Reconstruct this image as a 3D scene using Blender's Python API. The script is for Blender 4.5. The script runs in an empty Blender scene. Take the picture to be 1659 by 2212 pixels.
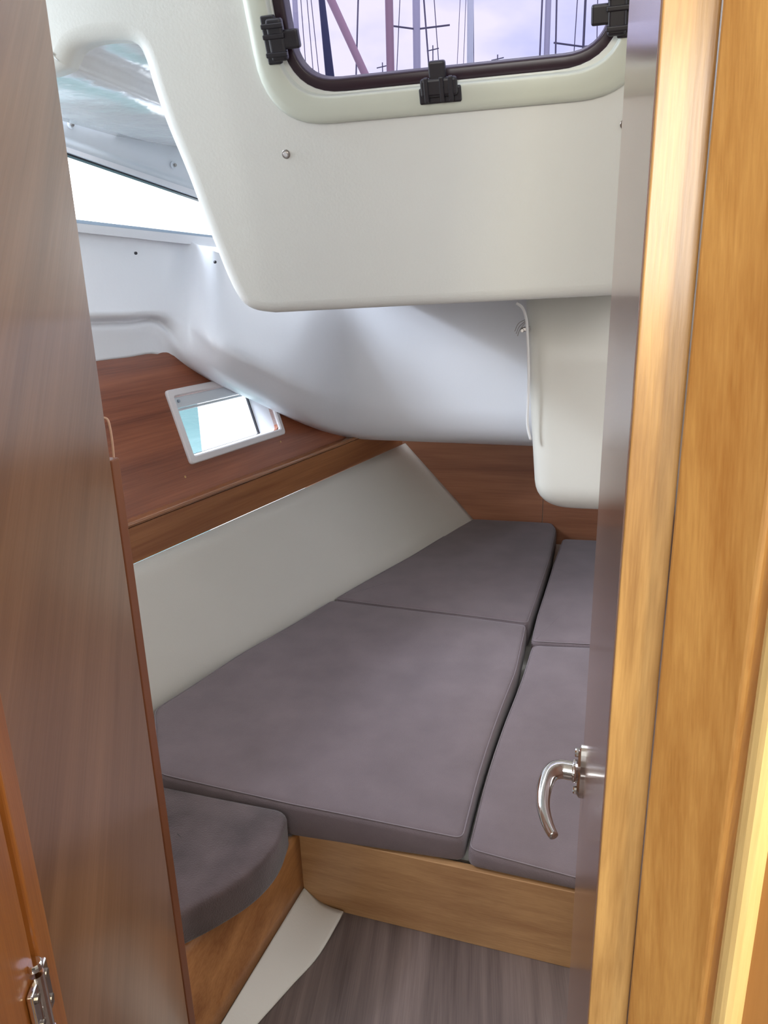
import bpy, bmesh, math, random
from mathutils import Vector, Matrix
random.seed(4)
S = bpy.context.scene
C = S.collection
R = math.radians
PI = math.pi

# ------------------------------------------------------------------ camera
W, H, F = 1659, 2212, 1640.0
ZC = 1.42
pitch, roll, yaw = R(17.6), R(1.6), R(14.0)
fwd = Vector((-math.sin(yaw)*math.cos(pitch), math.cos(yaw)*math.cos(pitch), -math.sin(pitch)))
r0 = Vector((math.cos(yaw), math.sin(yaw), 0)); u0 = r0.cross(fwd)
rt = r0*math.cos(roll) - u0*math.sin(roll)
up = u0*math.cos(roll) + r0*math.sin(roll)
CAM = Vector((0, 0, ZC))
cd = bpy.data.cameras.new('camera'); cam = bpy.data.objects.new('camera', cd); C.objects.link(cam)
cd.sensor_fit = 'HORIZONTAL'; cd.sensor_width = 36; cd.lens = F/W*36; cd.clip_start = .02; cd.clip_end = 500
cam.matrix_world = Matrix(((rt.x, up.x, -fwd.x, 0), (rt.y, up.y, -fwd.y, 0), (rt.z, up.z, -fwd.z, ZC), (0, 0, 0, 1)))
S.camera = cam

# ------------------------------------------------------------------ world: bright hazy sky with soft clouds
w = bpy.data.worlds.new('sky'); S.world = w; w.use_nodes = True
nt = w.node_tree; N = nt.nodes; L = nt.links; N.clear()
tc = N.new('ShaderNodeTexCoord'); mp = N.new('ShaderNodeMapping'); mp.inputs['Scale'].default_value = (1, 1, 2.2)
nz = N.new('ShaderNodeTexNoise'); nz.inputs['Scale'].default_value = 5.5; nz.inputs['Detail'].default_value = 5
cr = N.new('ShaderNodeValToRGB')
cr.color_ramp.elements[0].position = .38; cr.color_ramp.elements[0].color = (.70, .76, .95, 1)
cr.color_ramp.elements[1].position = .60; cr.color_ramp.elements[1].color = (1, 1, 1, 1)
bg = N.new('ShaderNodeBackground'); bg.inputs['Strength'].default_value = 3.6
ow = N.new('ShaderNodeOutputWorld')
L.new(tc.outputs['Generated'], mp.inputs['Vector']); L.new(mp.outputs[0], nz.inputs['Vector'])
L.new(nz.outputs['Fac'], cr.inputs['Fac']); L.new(cr.outputs['Color'], bg.inputs['Color']); L.new(bg.outputs[0], ow.inputs['Surface'])

# ------------------------------------------------------------------ exposure and lights
S.view_settings.view_transform = 'Standard'; S.view_settings.look = 'None'
S.view_settings.exposure = 0.18; S.view_settings.gamma = 1; S.view_settings.use_curve_mapping = False

def area(name, loc, target, sx, sy, power, col):
    d = bpy.data.lights.new(name, 'AREA'); d.shape = 'RECTANGLE'; d.size = sx; d.size_y = sy; d.energy = power; d.color = col
    o = bpy.data.objects.new(name, d); C.objects.link(o); o.location = loc
    o.rotation_euler = (Vector(target)-Vector(loc)).to_track_quat('-Z', 'Y').to_euler()
    return o
# daylight falling through the open companionway behind the camera
area('companionway_daylight', (-.1, -1.5, 1.62), (-.15, 1.6, 1.5), .9, .6, 28, (1, 1, .98))
# daylight through the port side cabin window and the hull port
area('side_window_daylight', (-3.0, .75, 2.9), (-.5, 2.85, 1.0), 1.0, .7, 400, (.74, .84, 1))
area('side_window_skylight', (-1.72, 1.45, 1.74), (-.5, 2.75, 1.05), 1.0, .35, 9, (.84, .90, 1))
# warm saloon lamp near the door post
area('saloon_lamp', (.40, -.12, 1.66), (.16, .42, 1.32), .2, .2, 4.6, (1, .87, .56))
# ------------------------------------------------------------------ picking helpers: pixel -> point on a real surface
def ray(x, y):
    return (fwd*F + rt*(x-W/2) + up*(H/2-y)).normalized()
def atY(x, y, Y):
    d = ray(x, y); return CAM + d*(Y/d.y)
def atZ(x, y, z):
    d = ray(x, y); return CAM + d*((z-ZC)/d.z)
def atP(x, y, n, p):
    d = ray(x, y); return CAM + d*((p-CAM).dot(n)/d.dot(n))

# ------------------------------------------------------------------ materials
def new_mat(name):
    m = bpy.data.materials.new(name); m.use_nodes = True
    return m, m.node_tree, m.node_tree.nodes['Principled BSDF']
def plain(name, col, rough=.5, metal=0, coat=0, bump=0, bscale=60, var=0, vscale=3, spec=.5, sheen=0):
    m, t, b = new_mat(name)
    b.inputs['Base Color'].default_value = (*col, 1); b.inputs['Roughness'].default_value = rough
    b.inputs['Metallic'].default_value = metal; b.inputs['Coat Weight'].default_value = coat
    b.inputs['Coat Roughness'].default_value = .12; b.inputs['Specular IOR Level'].default_value = spec
    b.inputs['Sheen Weight'].default_value = sheen
    tc = t.nodes.new('ShaderNodeTexCoord')
    if var:
        n = t.nodes.new('ShaderNodeTexNoise'); n.inputs['Scale'].default_value = vscale; n.inputs['Detail'].default_value = 6
        r = t.nodes.new('ShaderNodeValToRGB')
        r.color_ramp.elements[0].position = .3; r.color_ramp.elements[0].color = (*[c*(1-var) for c in col], 1)
        r.color_ramp.elements[1].position = .7; r.color_ramp.elements[1].color = (*[min(1, c*(1+var)) for c in col], 1)
        t.links.new(tc.outputs['Object'], n.inputs['Vector']); t.links.new(n.outputs['Fac'], r.inputs['Fac'])
        t.links.new(r.outputs['Color'], b.inputs['Base Color'])
    if bump:
        n = t.nodes.new('ShaderNodeTexNoise'); n.inputs['Scale'].default_value = bscale; n.inputs['Detail'].default_value = 4
        bp = t.nodes.new('ShaderNodeBump'); bp.inputs['Strength'].default_value = bump; bp.inputs['Distance'].default_value = .01
        t.links.new(tc.outputs['Object'], n.inputs['Vector']); t.links.new(n.outputs['Fac'], bp.inputs['Height'])
        t.links.new(bp.outputs['Normal'], b.inputs['Normal'])
    return m
def wood(name, dark, light, grain, across=26, along=1.6, rough=.38, coat=.35, band=5, mixf=.5):
    """veneer: streaks stretched along the direction `grain`, broad tone bands plus fine pores"""
    m, t, b = new_mat(name); nn = t.nodes; ll = t.links
    g = Vector(grain).normalized()
    q = g.rotation_difference(Vector((1, 0, 0))).to_euler()
    tc = nn.new('ShaderNodeTexCoord')
    mp0 = nn.new('ShaderNodeMapping'); mp0.inputs['Rotation'].default_value = q
    ll.new(tc.outputs['Object'], mp0.inputs['Vector'])
    def noise(sa, sc, det, dist=0):
        mp = nn.new('ShaderNodeMapping'); mp.inputs['Scale'].default_value = (sa, sc, sc)
        n = nn.new('ShaderNodeTexNoise'); n.inputs['Scale'].default_value = 1; n.inputs['Detail'].default_value = det
        n.inputs['Distortion'].default_value = dist
        ll.new(mp0.outputs[0], mp.inputs['Vector']); ll.new(mp.outputs[0], n.inputs['Vector']); return n
    n1 = noise(along, across, 6, .6); n2 = noise(along*5, across*11, 3); n3 = noise(along*.5, band, 2, .4)
    m1 = nn.new('ShaderNodeMix'); m1.inputs[0].default_value = .33
    ll.new(n1.outputs['Fac'], m1.inputs[2]); ll.new(n2.outputs['Fac'], m1.inputs[3])
    m2 = nn.new('ShaderNodeMix'); m2.inputs[0].default_value = .35
    ll.new(m1.outputs[0], m2.inputs[2]); ll.new(n3.outputs['Fac'], m2.inputs[3])
    r = nn.new('ShaderNodeValToRGB')
    r.color_ramp.elements[0].position = .36; r.color_ramp.elements[0].color = (*dark, 1)
    r.color_ramp.elements[1].position = .64; r.color_ramp.elements[1].color = (*light, 1)
    ll.new(m2.outputs[0], r.inputs['Fac']); ll.new(r.outputs['Color'], b.inputs['Base Color'])
    bp = nn.new('ShaderNodeBump'); bp.inputs['Strength'].default_value = .08; bp.inputs['Distance'].default_value = .002
    ll.new(n2.outputs['Fac'], bp.inputs['Height']); ll.new(bp.outputs['Normal'], b.inputs['Normal'])
    b.inputs['Roughness'].default_value = rough; b.inputs['Coat Weight'].default_value = coat; b.inputs['Coat Roughness'].default_value = .16
    return m
def s2l(r, g, b):
    f = lambda c: (c/255/12.92) if c/255 <= .04045 else ((c/255+.055)/1.055)**2.4
    return (f(r), f(g), f(b))

k = .8875
A0 = Vector((-1.348, 2.011, .721))*k; B0 = Vector((-.849, 3.858, .721))*k
hd = (B0-A0).normalized(); nin = Vector((hd.y, -hd.x, 0))       # along the hull side; inboard normal

M = {}
M['liner'] = plain('cream_liner', s2l(226, 227, 222), .42, bump=.05, bscale=180, spec=.4)
M['gelcoat'] = plain('white_gelcoat', s2l(228, 228, 232), .30, bump=.03, bscale=90)
M['gel_warm'] = plain('warm_gelcoat', s2l(222, 218, 206), .4, bump=.03, bscale=90)
M['gloss'] = plain('glossy_gelcoat', s2l(225, 226, 226), .08, coat=.6, bump=.5, bscale=9)
M['hullpanel'] = plain('cream_panel', s2l(204, 199, 190), .5, bump=.05, bscale=200)
M['frame_cream'] = plain('hatch_frame_cream', s2l(208, 212, 198), .35)
M['port_frame'] = plain('port_frame_plastic', s2l(222, 216, 216), .35)
M['black'] = plain('black_plastic', s2l(30, 26, 33), .4)
M['gasket'] = plain('hatch_gasket', s2l(42, 22, 34), .35)
M['chrome'] = plain('polished_chrome', (.80, .78, .78), .10, 1)
M['steel'] = plain('brushed_steel', (.36, .33, .31), .28, 1)
M['grey_trim'] = plain('grey_seal', s2l(150, 165, 180), .5)
M['blind'] = plain('blind_white', s2l(214, 220, 226), .35, bump=.05, bscale=50)
M['cush'] = plain('taupe_microfibre', s2l(112, 99, 101), .9, bump=.25, bscale=420, var=.10, vscale=9, spec=.2, sheen=.15)
M['cush_dark'] = plain('dark_velour', s2l(84, 71, 71), .9, bump=.3, bscale=300, var=.30, vscale=11, spec=.2, sheen=.25)
M['piping'] = plain('cushion_seam', s2l(126, 115, 118), .8)
M['w_lining'] = wood('teak_lining', s2l(112, 58, 38), s2l(166, 98, 66), hd, 20, 1.0, .36, .3)
M['w_fascia'] = wood('teak_fascia', s2l(124, 72, 42), s2l(176, 120, 76), hd, 24, 1.0, .38, .3)
M['w_nose'] = wood('teak_nosing', s2l(124, 72, 42), s2l(176, 120, 76), hd, 24, 1.0, .14, 1)
M['w_back'] = wood('teak_back_panel', s2l(126, 78, 56), s2l(170, 114, 82), (1, 0, 0), 22, 1.0, .4, .25)
M['w_berth'] = wood('oak_berth_board', s2l(146, 104, 68), s2l(184, 144, 100), (1, 0, 0), 30, 1.5, .42, .2)
M['w_seat'] = wood('oak_seat_board', s2l(132, 82, 42), s2l(180, 126, 76), (.35, .8, .4), 34, 1.6, .42, .2)
M['w_doorL'] = wood('walnut_door_veneer', s2l(122, 84, 58), s2l(160, 118, 88), (-.42, .98, 1), 14, .9, .30, .5, band=7)
M['w_edgeL'] = wood('orange_hardwood_edge', s2l(150, 88, 42), s2l(190, 122, 62), (0, 0, 1), 40, 2, .35, .4)
M['w_doorR'] = wood('door_face_veneer', s2l(150, 116, 100), s2l(176, 142, 124), (0, 0, 1), 18, .8, .25, .55)
M['w_edgeR'] = wood('light_ply_edge', s2l(150, 108, 60), s2l(206, 162, 100), (0, 0, 1), 60, 7, .4, .35, band=70)
M['w_post'] = wood('figured_mahogany_post', s2l(172, 116, 56), s2l(222, 170, 98), (0, .1, 1), 46, 7, .34, .45, band=16)
M['w_bead'] = wood('pale_bead', s2l(214, 176, 110), s2l(240, 208, 142), (0, 0, 1), 40, 5, .4, .3)
M['w_side'] = wood('brown_side_board', s2l(150, 98, 50), s2l(182, 128, 70), (0, 0, 1), 24, 2, .4, .3)
M['w_floor'] = wood('grey_floor_laminate', s2l(76, 63, 60), s2l(120, 104, 98), (-.12, 1, 0), 40, 1.8, .5, .1, band=9)
M['water'] = plain('harbour_water', s2l(70, 118, 118), .15, bump=1.0, bscale=2.2)
M['mastm'] = plain('mast_alloy', s2l(196, 190, 205), .4)
M['mastp'] = plain('mast_painted', s2l(178, 142, 154), .4)
M['sail'] = plain('furled_sail_cover', s2l(60, 62, 95), .8)
M['wire'] = plain('rigging_wire', s2l(95, 90, 110), .5)
M['yhull'] = plain('yacht_hull', s2l(232, 234, 238), .3)
M['dark_glass'] = plain('dark_glass', s2l(60, 120, 130), .1)
M['shell'] = plain('outer_shell', s2l(205, 202, 196), .6)
m, t, b = new_mat('tinted_acrylic')            # lavender acrylic of the deck hatch
for n_ in list(t.nodes):
    if n_.type != 'OUTPUT_MATERIAL': t.nodes.remove(n_)
tr = t.nodes.new('ShaderNodeBsdfTransparent'); tr.inputs['Color'].default_value = (.232, .218, .285, 1)
gl = t.nodes.new('ShaderNodeBsdfGlossy'); gl.inputs['Roughness'].default_value = .03
mx = t.nodes.new('ShaderNodeMixShader'); mx.inputs[0].default_value = .04
t.links.new(tr.outputs[0], mx.inputs[1]); t.links.new(gl.outputs[0], mx.inputs[2]); t.links.new(mx.outputs[0], t.nodes['Material Output'].inputs[0])
M['acrylic'] = m
m2 = m.copy(); m2.name = 'clear_glass'; M['glass'] = m2
[n_ for n_ in m2.node_tree.nodes if n_.type == 'BSDF_TRANSPARENT'][0].inputs['Color'].default_value = (.95, .97, .97, 1)

# ------------------------------------------------------------------ object helpers
def tag(o, label=None, cat=None, group=None, kind=None):
    if label: o['label'] = label
    if cat: o['category'] = cat
    if group: o['group'] = group
    if kind: o['kind'] = kind
    return o
def thing(name, loc, label, cat, group=None):
    o = bpy.data.objects.new(name, None); C.objects.link(o); o.location = loc; o.empty_display_size = .05
    return tag(o, label, cat, group)
def wloc(o):
    v = Vector(o.location)
    return v + wloc(o.parent) if o.parent else v
def obj(name, bm, mat, parent=None, smooth=False, wn=False, mats=None):
    """link a bmesh given in world coordinates; origin = parent's origin, or its own base"""
    bmesh.ops.remove_doubles(bm, verts=bm.verts, dist=1e-5)
    bmesh.ops.recalc_face_normals(bm, faces=bm.faces)
    if parent is not None: org = wloc(parent)
    else:
        xs = [v.co for v in bm.verts]
        org = Vector(((min(c.x for c in xs)+max(c.x for c in xs))/2, (min(c.y for c in xs)+max(c.y for c in xs))/2, min(c.z for c in xs)))
    for v in bm.verts: v.co -= org
    if smooth:
        for f in bm.faces: f.smooth = True
    me = bpy.data.meshes.new(name); bm.to_mesh(me); bm.free()
    for x in (mats or [mat]): me.materials.append(x)
    o = bpy.data.objects.new(name, me); C.objects.link(o)
    if parent is not None: o.parent = parent
    else: o.location = org
    if wn:
        md = o.modifiers.new('wn', 'WEIGHTED_NORMAL'); md.keep_sharp = True
    return o
def struct(name, bm, mat, parent=None, **k_):
    o = obj(name, bm, mat, parent, **k_)
    if parent is None: o['kind'] = 'structure'
    return o
def hexa(bm, p, q):
    """solid between quad p and quad q"""
    a = [bm.verts.new(v) for v in p]; b_ = [bm.verts.new(v) for v in q]; n = len(p)
    bm.faces.new(a); bm.faces.new(b_[::-1])
    for i in range(n): bm.faces.new((a[i], b_[i], b_[(i+1) % n], a[(i+1) % n]))
def box_axes(bm, o, ax, ay, az, bev=0):
    """box with corner o and edge vectors ax, ay, az"""
    tmp = bmesh.new(); o = Vector(o)
    hexa(tmp, [o, o+ax, o+ax+ay, o+ay], [o+az, o+ax+az, o+ax+ay+az, o+ay+az])
    bmesh.ops.recalc_face_normals(tmp, faces=tmp.faces)
    if bev: bmesh.ops.bevel(tmp, geom=tmp.edges[:]+tmp.verts[:], offset=bev, segments=3, profile=.5, affect='EDGES')
    join(bm, tmp)
def join(bm, tmp):
    me = bpy.data.meshes.new('tmp'); tmp.to_mesh(me); tmp.free(); bm.from_mesh(me); bpy.data.meshes.remove(me)
def box(bm, a, b_, bev=0):
    a, b_ = Vector(a), Vector(b_)
    d = b_-a; box_axes(bm, a, Vector((d.x, 0, 0)), Vector((0, d.y, 0)), Vector((0, 0, d.z)), bev)
def tube(bm, pts, r, seg=10, radii=None, flat=1.0, cap=True):
    pts = [Vector(p) for p in pts]; rings = []; nrm = None
    for i, p in enumerate(pts):
        tn = (pts[min(i+1, len(pts)-1)]-pts[max(i-1, 0)]).normalized()
        if nrm is None:
            nrm = tn.orthogonal().normalized() if abs(tn.z) > .95 else Vector((0, 0, 1)).cross(tn).normalized()
        nrm = (nrm-tn*nrm.dot(tn)).normalized(); bn = tn.cross(nrm)
        rr = radii[i] if radii else r
        rings.append([bm.verts.new(p+nrm*math.cos(2*PI*j/seg)*rr+bn*math.sin(2*PI*j/seg)*rr*flat) for j in range(seg)])
    for a, b_ in zip(rings, rings[1:]):
        for j in range(seg): bm.faces.new((a[j], a[(j+1) % seg], b_[(j+1) % seg], b_[j]))
    if cap: bm.faces.new(rings[0][::-1]); bm.faces.new(rings[-1])
def disc(bm, c, n, r, h, seg=20, dome=.0):
    """short cylinder (rounded rim) standing on c along n"""
    n = Vector(n).normalized(); a = n.orthogonal().normalized(); b_ = n.cross(a); rings = []
    prof = [(r, 0), (r, h*.6), (r*.93, h*.9), (r*.8, h)]
    for rr, hh in prof:
        rings.append([bm.verts.new(c+n*hh+a*math.cos(2*PI*j/seg)*rr+b_*math.sin(2*PI*j/seg)*rr) for j in range(seg)])
    for p, q in zip(rings, rings[1:]):
        for j in range(seg): bm.faces.new((p[j], p[(j+1) % seg], q[(j+1) % seg], q[j]))
    bm.faces.new(rings[0][::-1]); bm.faces.new(rings[-1])
def crom(ps, n, closed=False):
    """Catmull-Rom through points"""
    out = []; m_ = len(ps); rng = range(m_ if closed else m_-1)
    for i in rng:
        g = lambda j: ps[j % m_] if closed else ps[max(0, min(m_-1, j))]
        p0, p1, p2, p3 = g(i-1), g(i), g(i+1), g(i+2)
        for s in range(n):
            t_ = s/n
            out.append(.5*((2*p1)+(p2-p0)*t_+(2*p0-5*p1+4*p2-p3)*t_*t_+(3*p1-p0-3*p2+p3)*t_**3))
    if not closed: out.append(ps[-1].copy())
    return out
def grid_mesh(bm, rows):
    vs = [[bm.verts.new(p) for p in r_] for r_ in rows]
    for a, b_ in zip(vs, vs[1:]):
        for j in range(len(a)-1): bm.faces.new((a[j], a[j+1], b_[j+1], b_[j]))
    return vs
def smooth_grid(rows, nu, nv):
    r1 = [crom(r_, nu) for r_ in rows]
    cols = [crom([r_[j] for r_ in r1], nv) for j in range(len(r1[0]))]
    return [[c[i] for c in cols] for i in range(len(cols[0]))]
def round_poly(pts, rad, seg=6):
    """round each corner of a 3-D polygon with its own radius"""
    out = []; n = len(pts)
    for i in range(n):
        r_ = rad[i] if isinstance(rad, (list, tuple)) else rad
        p, a, b_ = pts[i], pts[i-1], pts[(i+1) % n]
        if r_ <= 0: out.append(p.copy()); continue
        da, db = (a-p), (b_-p); la, lb = da.length, db.length; r_ = min(r_, la*.49, lb*.49)
        s, e = p+da/la*r_, p+db/lb*r_
        for j in range(seg+1):
            t_ = j/seg; out.append(s*(1-t_)**2+p*2*t_*(1-t_)+e*t_*t_)
    return out
def offset(pts, d, n):
    """inset (d>0) a closed planar loop with normal n; loop counter-clockwise about n"""
    out = []; m_ = len(pts)
    for i in range(m_):
        e1 = (pts[i]-pts[i-1]); e2 = (pts[(i+1) % m_]-pts[i])
        if e1.length < 1e-7: e1 = e2
        if e2.length < 1e-7: e2 = e1
        n1 = n.cross(e1.normalized()); n2 = n.cross(e2.normalized()); b_ = (n1+n2)
        b_ = b_/max(.35, b_.length_squared/2) if b_.length > 1e-6 else n1
        out.append(pts[i]+b_*d)
    return out
def bridge(bm, a, b_, mi=0):
    n = len(a); fs = []
    for i in range(n):
        f = bm.faces.new((a[i], a[(i+1) % n], b_[(i+1) % n], b_[i])); f.material_index = mi; fs.append(f)
    return fs
def ring(bm, pts): return [bm.verts.new(p) for p in pts]
def fill(bm, loops, mi=0):
    es = []
    for l_ in loops:
        for i in range(len(l_)):
            a, b_ = l_[i], l_[(i+1) % len(l_)]
            e = bm.edges.get((a, b_)) or bm.edges.new((a, b_)); es.append(e)
    r_ = bmesh.ops.triangle_fill(bm, use_beauty=True, edges=es)
    for f in r_['geom']:
        if isinstance(f, bmesh.types.BMFace): f.material_index = mi
def ccw(pts, n):
    a = Vector((0, 0, 0))
    for i in range(len(pts)): a += pts[i-1].cross(pts[i])
    return pts if a.dot(n) > 0 else pts[::-1]
def dense(pts, step):
    out = []
    for i in range(len(pts)):
        a, b_ = pts[i], pts[(i+1) % len(pts)]; m_ = max(1, int((b_-a).length/step))
        out += [a.lerp(b_, j/m_) for j in range(m_)]
    return out
def cushion(name, outline, z0, z1, mat, label, r=.018, crown=.006, corner=.02, piping=True, cat='cushion', group='berth cushions', wob=.003):
    """foam cushion: rounded top and bottom edges, slightly crowned top with soft unevenness, sewn seam cord"""
    up_ = Vector((0, 0, 1))
    corner = [max(c_, r*1.4) for c_ in (corner if isinstance(corner, (list, tuple)) else [corner]*len(outline))]
    zf = z1 if callable(z1) else (lambda p: z1)
    pts = [Vector((p.x, p.y, 0)) for p in outline]
    pts = ccw(round_poly(pts, corner), up_); pts = dense(pts, .03)
    cen = sum(pts, Vector())/len(pts)
    t_ = thing(name, (cen.x, cen.y, z0), label, cat, group)
    bm = bmesh.new(); rings = []
    def z(p, v, amt):
        return Vector((p.x, p.y, v+amt*(math.sin(p.x*9+p.y*5)+math.sin(p.y*13-p.x*7+1))))
    for j in range(4):
        a = PI/2*j/3; o_ = offset(pts, r*.7*(1-math.sin(a)), up_); rings.append(ring(bm, [z(p, z0+r*.7*(1-math.cos(a)), 0) for p in o_]))
    for j in range(5):
        a = PI/2*j/4; o_ = offset(pts, r*(1-math.cos(a)), up_); rings.append(ring(bm, [z(p, zf(p)-r*(1-math.sin(a)), wob*.3) for p in o_]))
    inner = offset(pts, r, up_)
    for s in (.94, .82, .62, .4, .2):
        rings.append(ring(bm, [z(cen+(p-cen)*s, zf(cen+(p-cen)*s)+crown*(1-s**4), wob*.5) for p in inner]))
    for a, b_ in zip(rings, rings[1:]): bridge(bm, a, b_)
    cv = bm.verts.new(Vector((cen.x, cen.y, zf(cen)+crown)))
    for q in range(len(pts)): bm.faces.new((rings[-1][q], rings[-1][(q+1) % len(pts)], cv))
    bm.faces.new(rings[0][::-1])
    obj('cover', bm, mat, t_, smooth=True)
    if piping:
        bm = bmesh.new(); o_ = offset(pts, r*.28, up_)
        lp = [z(p, zf(p)-r*.24, wob*.3) for p in o_]
        tube(bm, lp+[lp[0]], .0016, 5, cap=False)
        tag(obj('seam', bm, M['piping'], t_, smooth=True), 'sewn edge seam')
    return t_

# ------------------------------------------------------------------ structure: floor, sides, back
bm = bmesh.new(); box(bm, (-1.5, -2.4, -.05), (1.3, 3.6, 0)); struct('floor', bm, M['w_floor'])

YB = 3.42; ZB = .288
# back wall: two veneered panels with a joint between them, mounted on a backing
wb = bpy.data.objects.new('wall_back', None); C.objects.link(wb); wb.location = (0, YB, 0); wb['kind'] = 'structure'
xj = atY(1172, 1110, YB).x
for x0, x1 in ((-1.25, xj-.0012), (xj+.0012, .9)):
    bm = bmesh.new(); box(bm, (x0, YB, .05), (x1, YB+.018, .95), .001); obj('panel', bm, M['w_back'], wb)
bm = bmesh.new(); box(bm, (-1.8, YB+.02, 0), (1.3, YB+.05, 2.0)); obj('backing', bm, M['shell'], wb)
# enclosing shell of the boat round the camera
def shellbox(name, a, b_): 
    bm = bmesh.new(); box(bm, a, b_); return struct(name, bm, M['shell'])
shellbox('wall_right', (1.25, -2.4, 0), (1.3, 3.6, 2.0))
shellbox('wall_front', (-1.5, -2.45, 0), (1.3, -2.4, 2.02))
shellbox('wall_left_saloon', (-1.5, -2.4, 0), (-1.45, .93, 2.02))

# fascia / lining geometry on the port side
FT = atP(265, 1135, nin, A0)                       # top line of fascia passes here
zft = FT.z; zfb = A0.z
def hl(p, s): return p+hd*s
# cream hull side panel: ruled between berth edge and fascia underside
bot = [atZ(x, y, ZB-.01) for x, y in ((150, 1622), (325, 1528), (500, 1424), (710, 1297), (880, 1203), (960, 1158))] + [atY(1020, 1122, YB)]
bot[-1].z = ZB-.01
d0 = (bot[0]-bot[1]).normalized()
bot = [bot[0]+d0*.5]+bot
top = []
for p in bot:
    s = (p-A0).dot(hd); top.append(A0+hd*s)
# shift so that the top ends at the pixel corner of the back wall
tend = atY(872, 960, YB)
ss = [(p-bot[0]).length/(bot[-1]-bot[0]).length for p in bot]
t0 = A0+hd*((bot[0]-A0).dot(hd)); 
top = [t0.lerp(Vector((tend.x, tend.y, zfb)), s_) for s_ in ss]
bot_e = [p-Vector((0, 0, .08)) for p in bot]; top_e = [p+(p-q).normalized()*.05-nin*.022 for p, q in zip(top, bot)]
bm = bmesh.new()
rows2 = [crom(r_, 6) for r_ in (bot, top)]
nr = 8
gridp = [crom(bot_e, 6)]+[[a.lerp(b_, i/nr) for a, b_ in zip(*rows2)] for i in range(nr+1)]
grid_mesh(bm, gridp)
o = struct('wall_left', bm, M['hullpanel'], smooth=True)
md = o.modifiers.new('solid', 'SOLIDIFY'); md.thickness = .012; md.offset = -1
# thin light edge where the cream panel meets the back wood
bm = bmesh.new(); tube(bm, [bot[-1]+Vector((.002, -.004, 0)), top[-1]+Vector((.002, -.004, 0))], .0022, 6)
struct('trim_1', bm, plain('panel_edge', s2l(190, 168, 150), .5), smooth=True)

# wooden fascia with rounded solid nosing (runs aft to the back wall)
s0 = -1.3; s1 = (YB-A0.y)/hd.y
zt = zft
Pb = A0.copy()
shelf = thing('hull_shelf', hl(Pb, .6), 'reddish wooden shelf edge running along the hull side above the cream panel', 'shelf')
bm = bmesh.new()
box_axes(bm, hl(Pb, s0)-nin*.05, hd*(s1-s0), nin*.05, Vector((0, 0, zt-.016-Pb.z)))
obj('fascia', bm, M['w_fascia'], shelf)
bm = bmesh.new()
box_axes(bm, hl(Pb, s0)-nin*.05+Vector((0, 0, zt-.0155-Pb.z)), hd*(s1-s0), nin*.053, Vector((0, 0, .0155)), .0072)
obj('nosing', bm, M['w_nose'], shelf, smooth=True, wn=True)

# sloping wooden hull lining with the port cut in it
LEAN = R(18)
lu = Vector((0, 0, 1))*math.cos(LEAN)-nin*math.sin(LEAN)       # up the lining
ln = hd.cross(lu)
if ln.dot(nin) < 0: ln = -ln                                     # inboard-facing normal
LP = hl(Pb, 0)-nin*.03; LP.z = zt
def lin(x, y): return atP(x, y, ln, LP)
def st(s, t_, d=0): return PO+hd*s+lu*t_+ln*d                    # port coordinates
PO = lin(410, 1005)
def toST(x, y):
    v = lin(x, y)-PO; return v.dot(hd), v.dot(lu)
PWd = toST(612, 930)[0]; PHt = toST(355, 845)[1]
ztop_t = (lin(340, 765)-PO).dot(lu)
sl = (hl(LP, s0)-PO).dot(hd); sr = (hl(LP, s1)-PO).dot(hd); tb = (LP-PO).dot(lu)
bm = bmesh.new()
outer = ring(bm, [st(sl, tb-.01), st(sr, tb-.01), st(sr, ztop_t+.05), st(sl, ztop_t+.05)])
fw = .024
hole = round_poly([st(fw, fw), st(PWd-fw, fw), st(PWd-fw, PHt-fw), st(fw, PHt-fw)], .02)
inner = ring(bm, hole)
fill(bm, [outer, inner])
b2 = ring(bm, [p-ln*.015 for p in [v.co for v in inner]])
bridge(bm, inner, b2)
struct('wall_left_upper', bm, M['w_lining'])
# small screws under the port
for i, (x, y) in enumerate(((606, 954), (400, 1030))):
    bm = bmesh.new(); disc(bm, lin(x, y), ln, .004, .0015, 14)
    o = tag(obj('screw', bm, M['w_edgeR']), ['tiny pale screw cap in the wood below the right end of the small hull window',
        'tiny pale screw cap in the wood below the left corner of the small hull window'][i], 'screw', 'screw caps below the hull window')

# the hull port: frame, recess, glass with gasket, blind cassette
p2 = bpy.data.objects.new('window_2', None); C.objects.link(p2); p2.location = PO; p2['kind'] = 'structure'
def loop(s_a, t_a, s_b, t_b, r_, d): return round_poly([st(s_a, t_a, d), st(s_b, t_a, d), st(s_b, t_b, d), st(s_a, t_b, d)], r_)
bm = bmesh.new()
prof = [(0, .0), (0, .006), (.003, .010), (fw-.004, .012), (fw, .008), (fw, -.02)]
rs = [ring(bm, loop(a, a, PWd-a, PHt-a, max(.004, .014-a*.2), d)) for a, d in prof]
for a, b_ in zip(rs, rs[1:]): bridge(bm, a, b_)
obj('frame', bm, M['port_frame'], p2, wn=True)
bm = bmesh.new()     # white recess narrowing to the glass
gs0, gt0, gs1, gt1 = .030, .03, PWd-.075, PHt-.055
ra = ring(bm, loop(fw, fw, PWd-fw, PHt-fw, .012, -.015)); rb = ring(bm, loop(gs0-.003, gt0, gs1+.003, gt1, .008, -.055))
bridge(bm, ra, rb); obj('recess', bm, M['gelcoat'], p2)
bm = bmesh.new()
ra = [ring(bm, loop(gs0-.004+a, gt0-.004+a, gs1+.004-a, gt1+.004-a, .008, d)) for a, d in ((0, -.060), (0, -.052), (.005, -.052), (.005, -.060))]
for a, b_ in zip(ra, ra[1:]+ra[:1]): bridge(bm, a, b_)
obj('gasket', bm, M['black'], p2)
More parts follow.
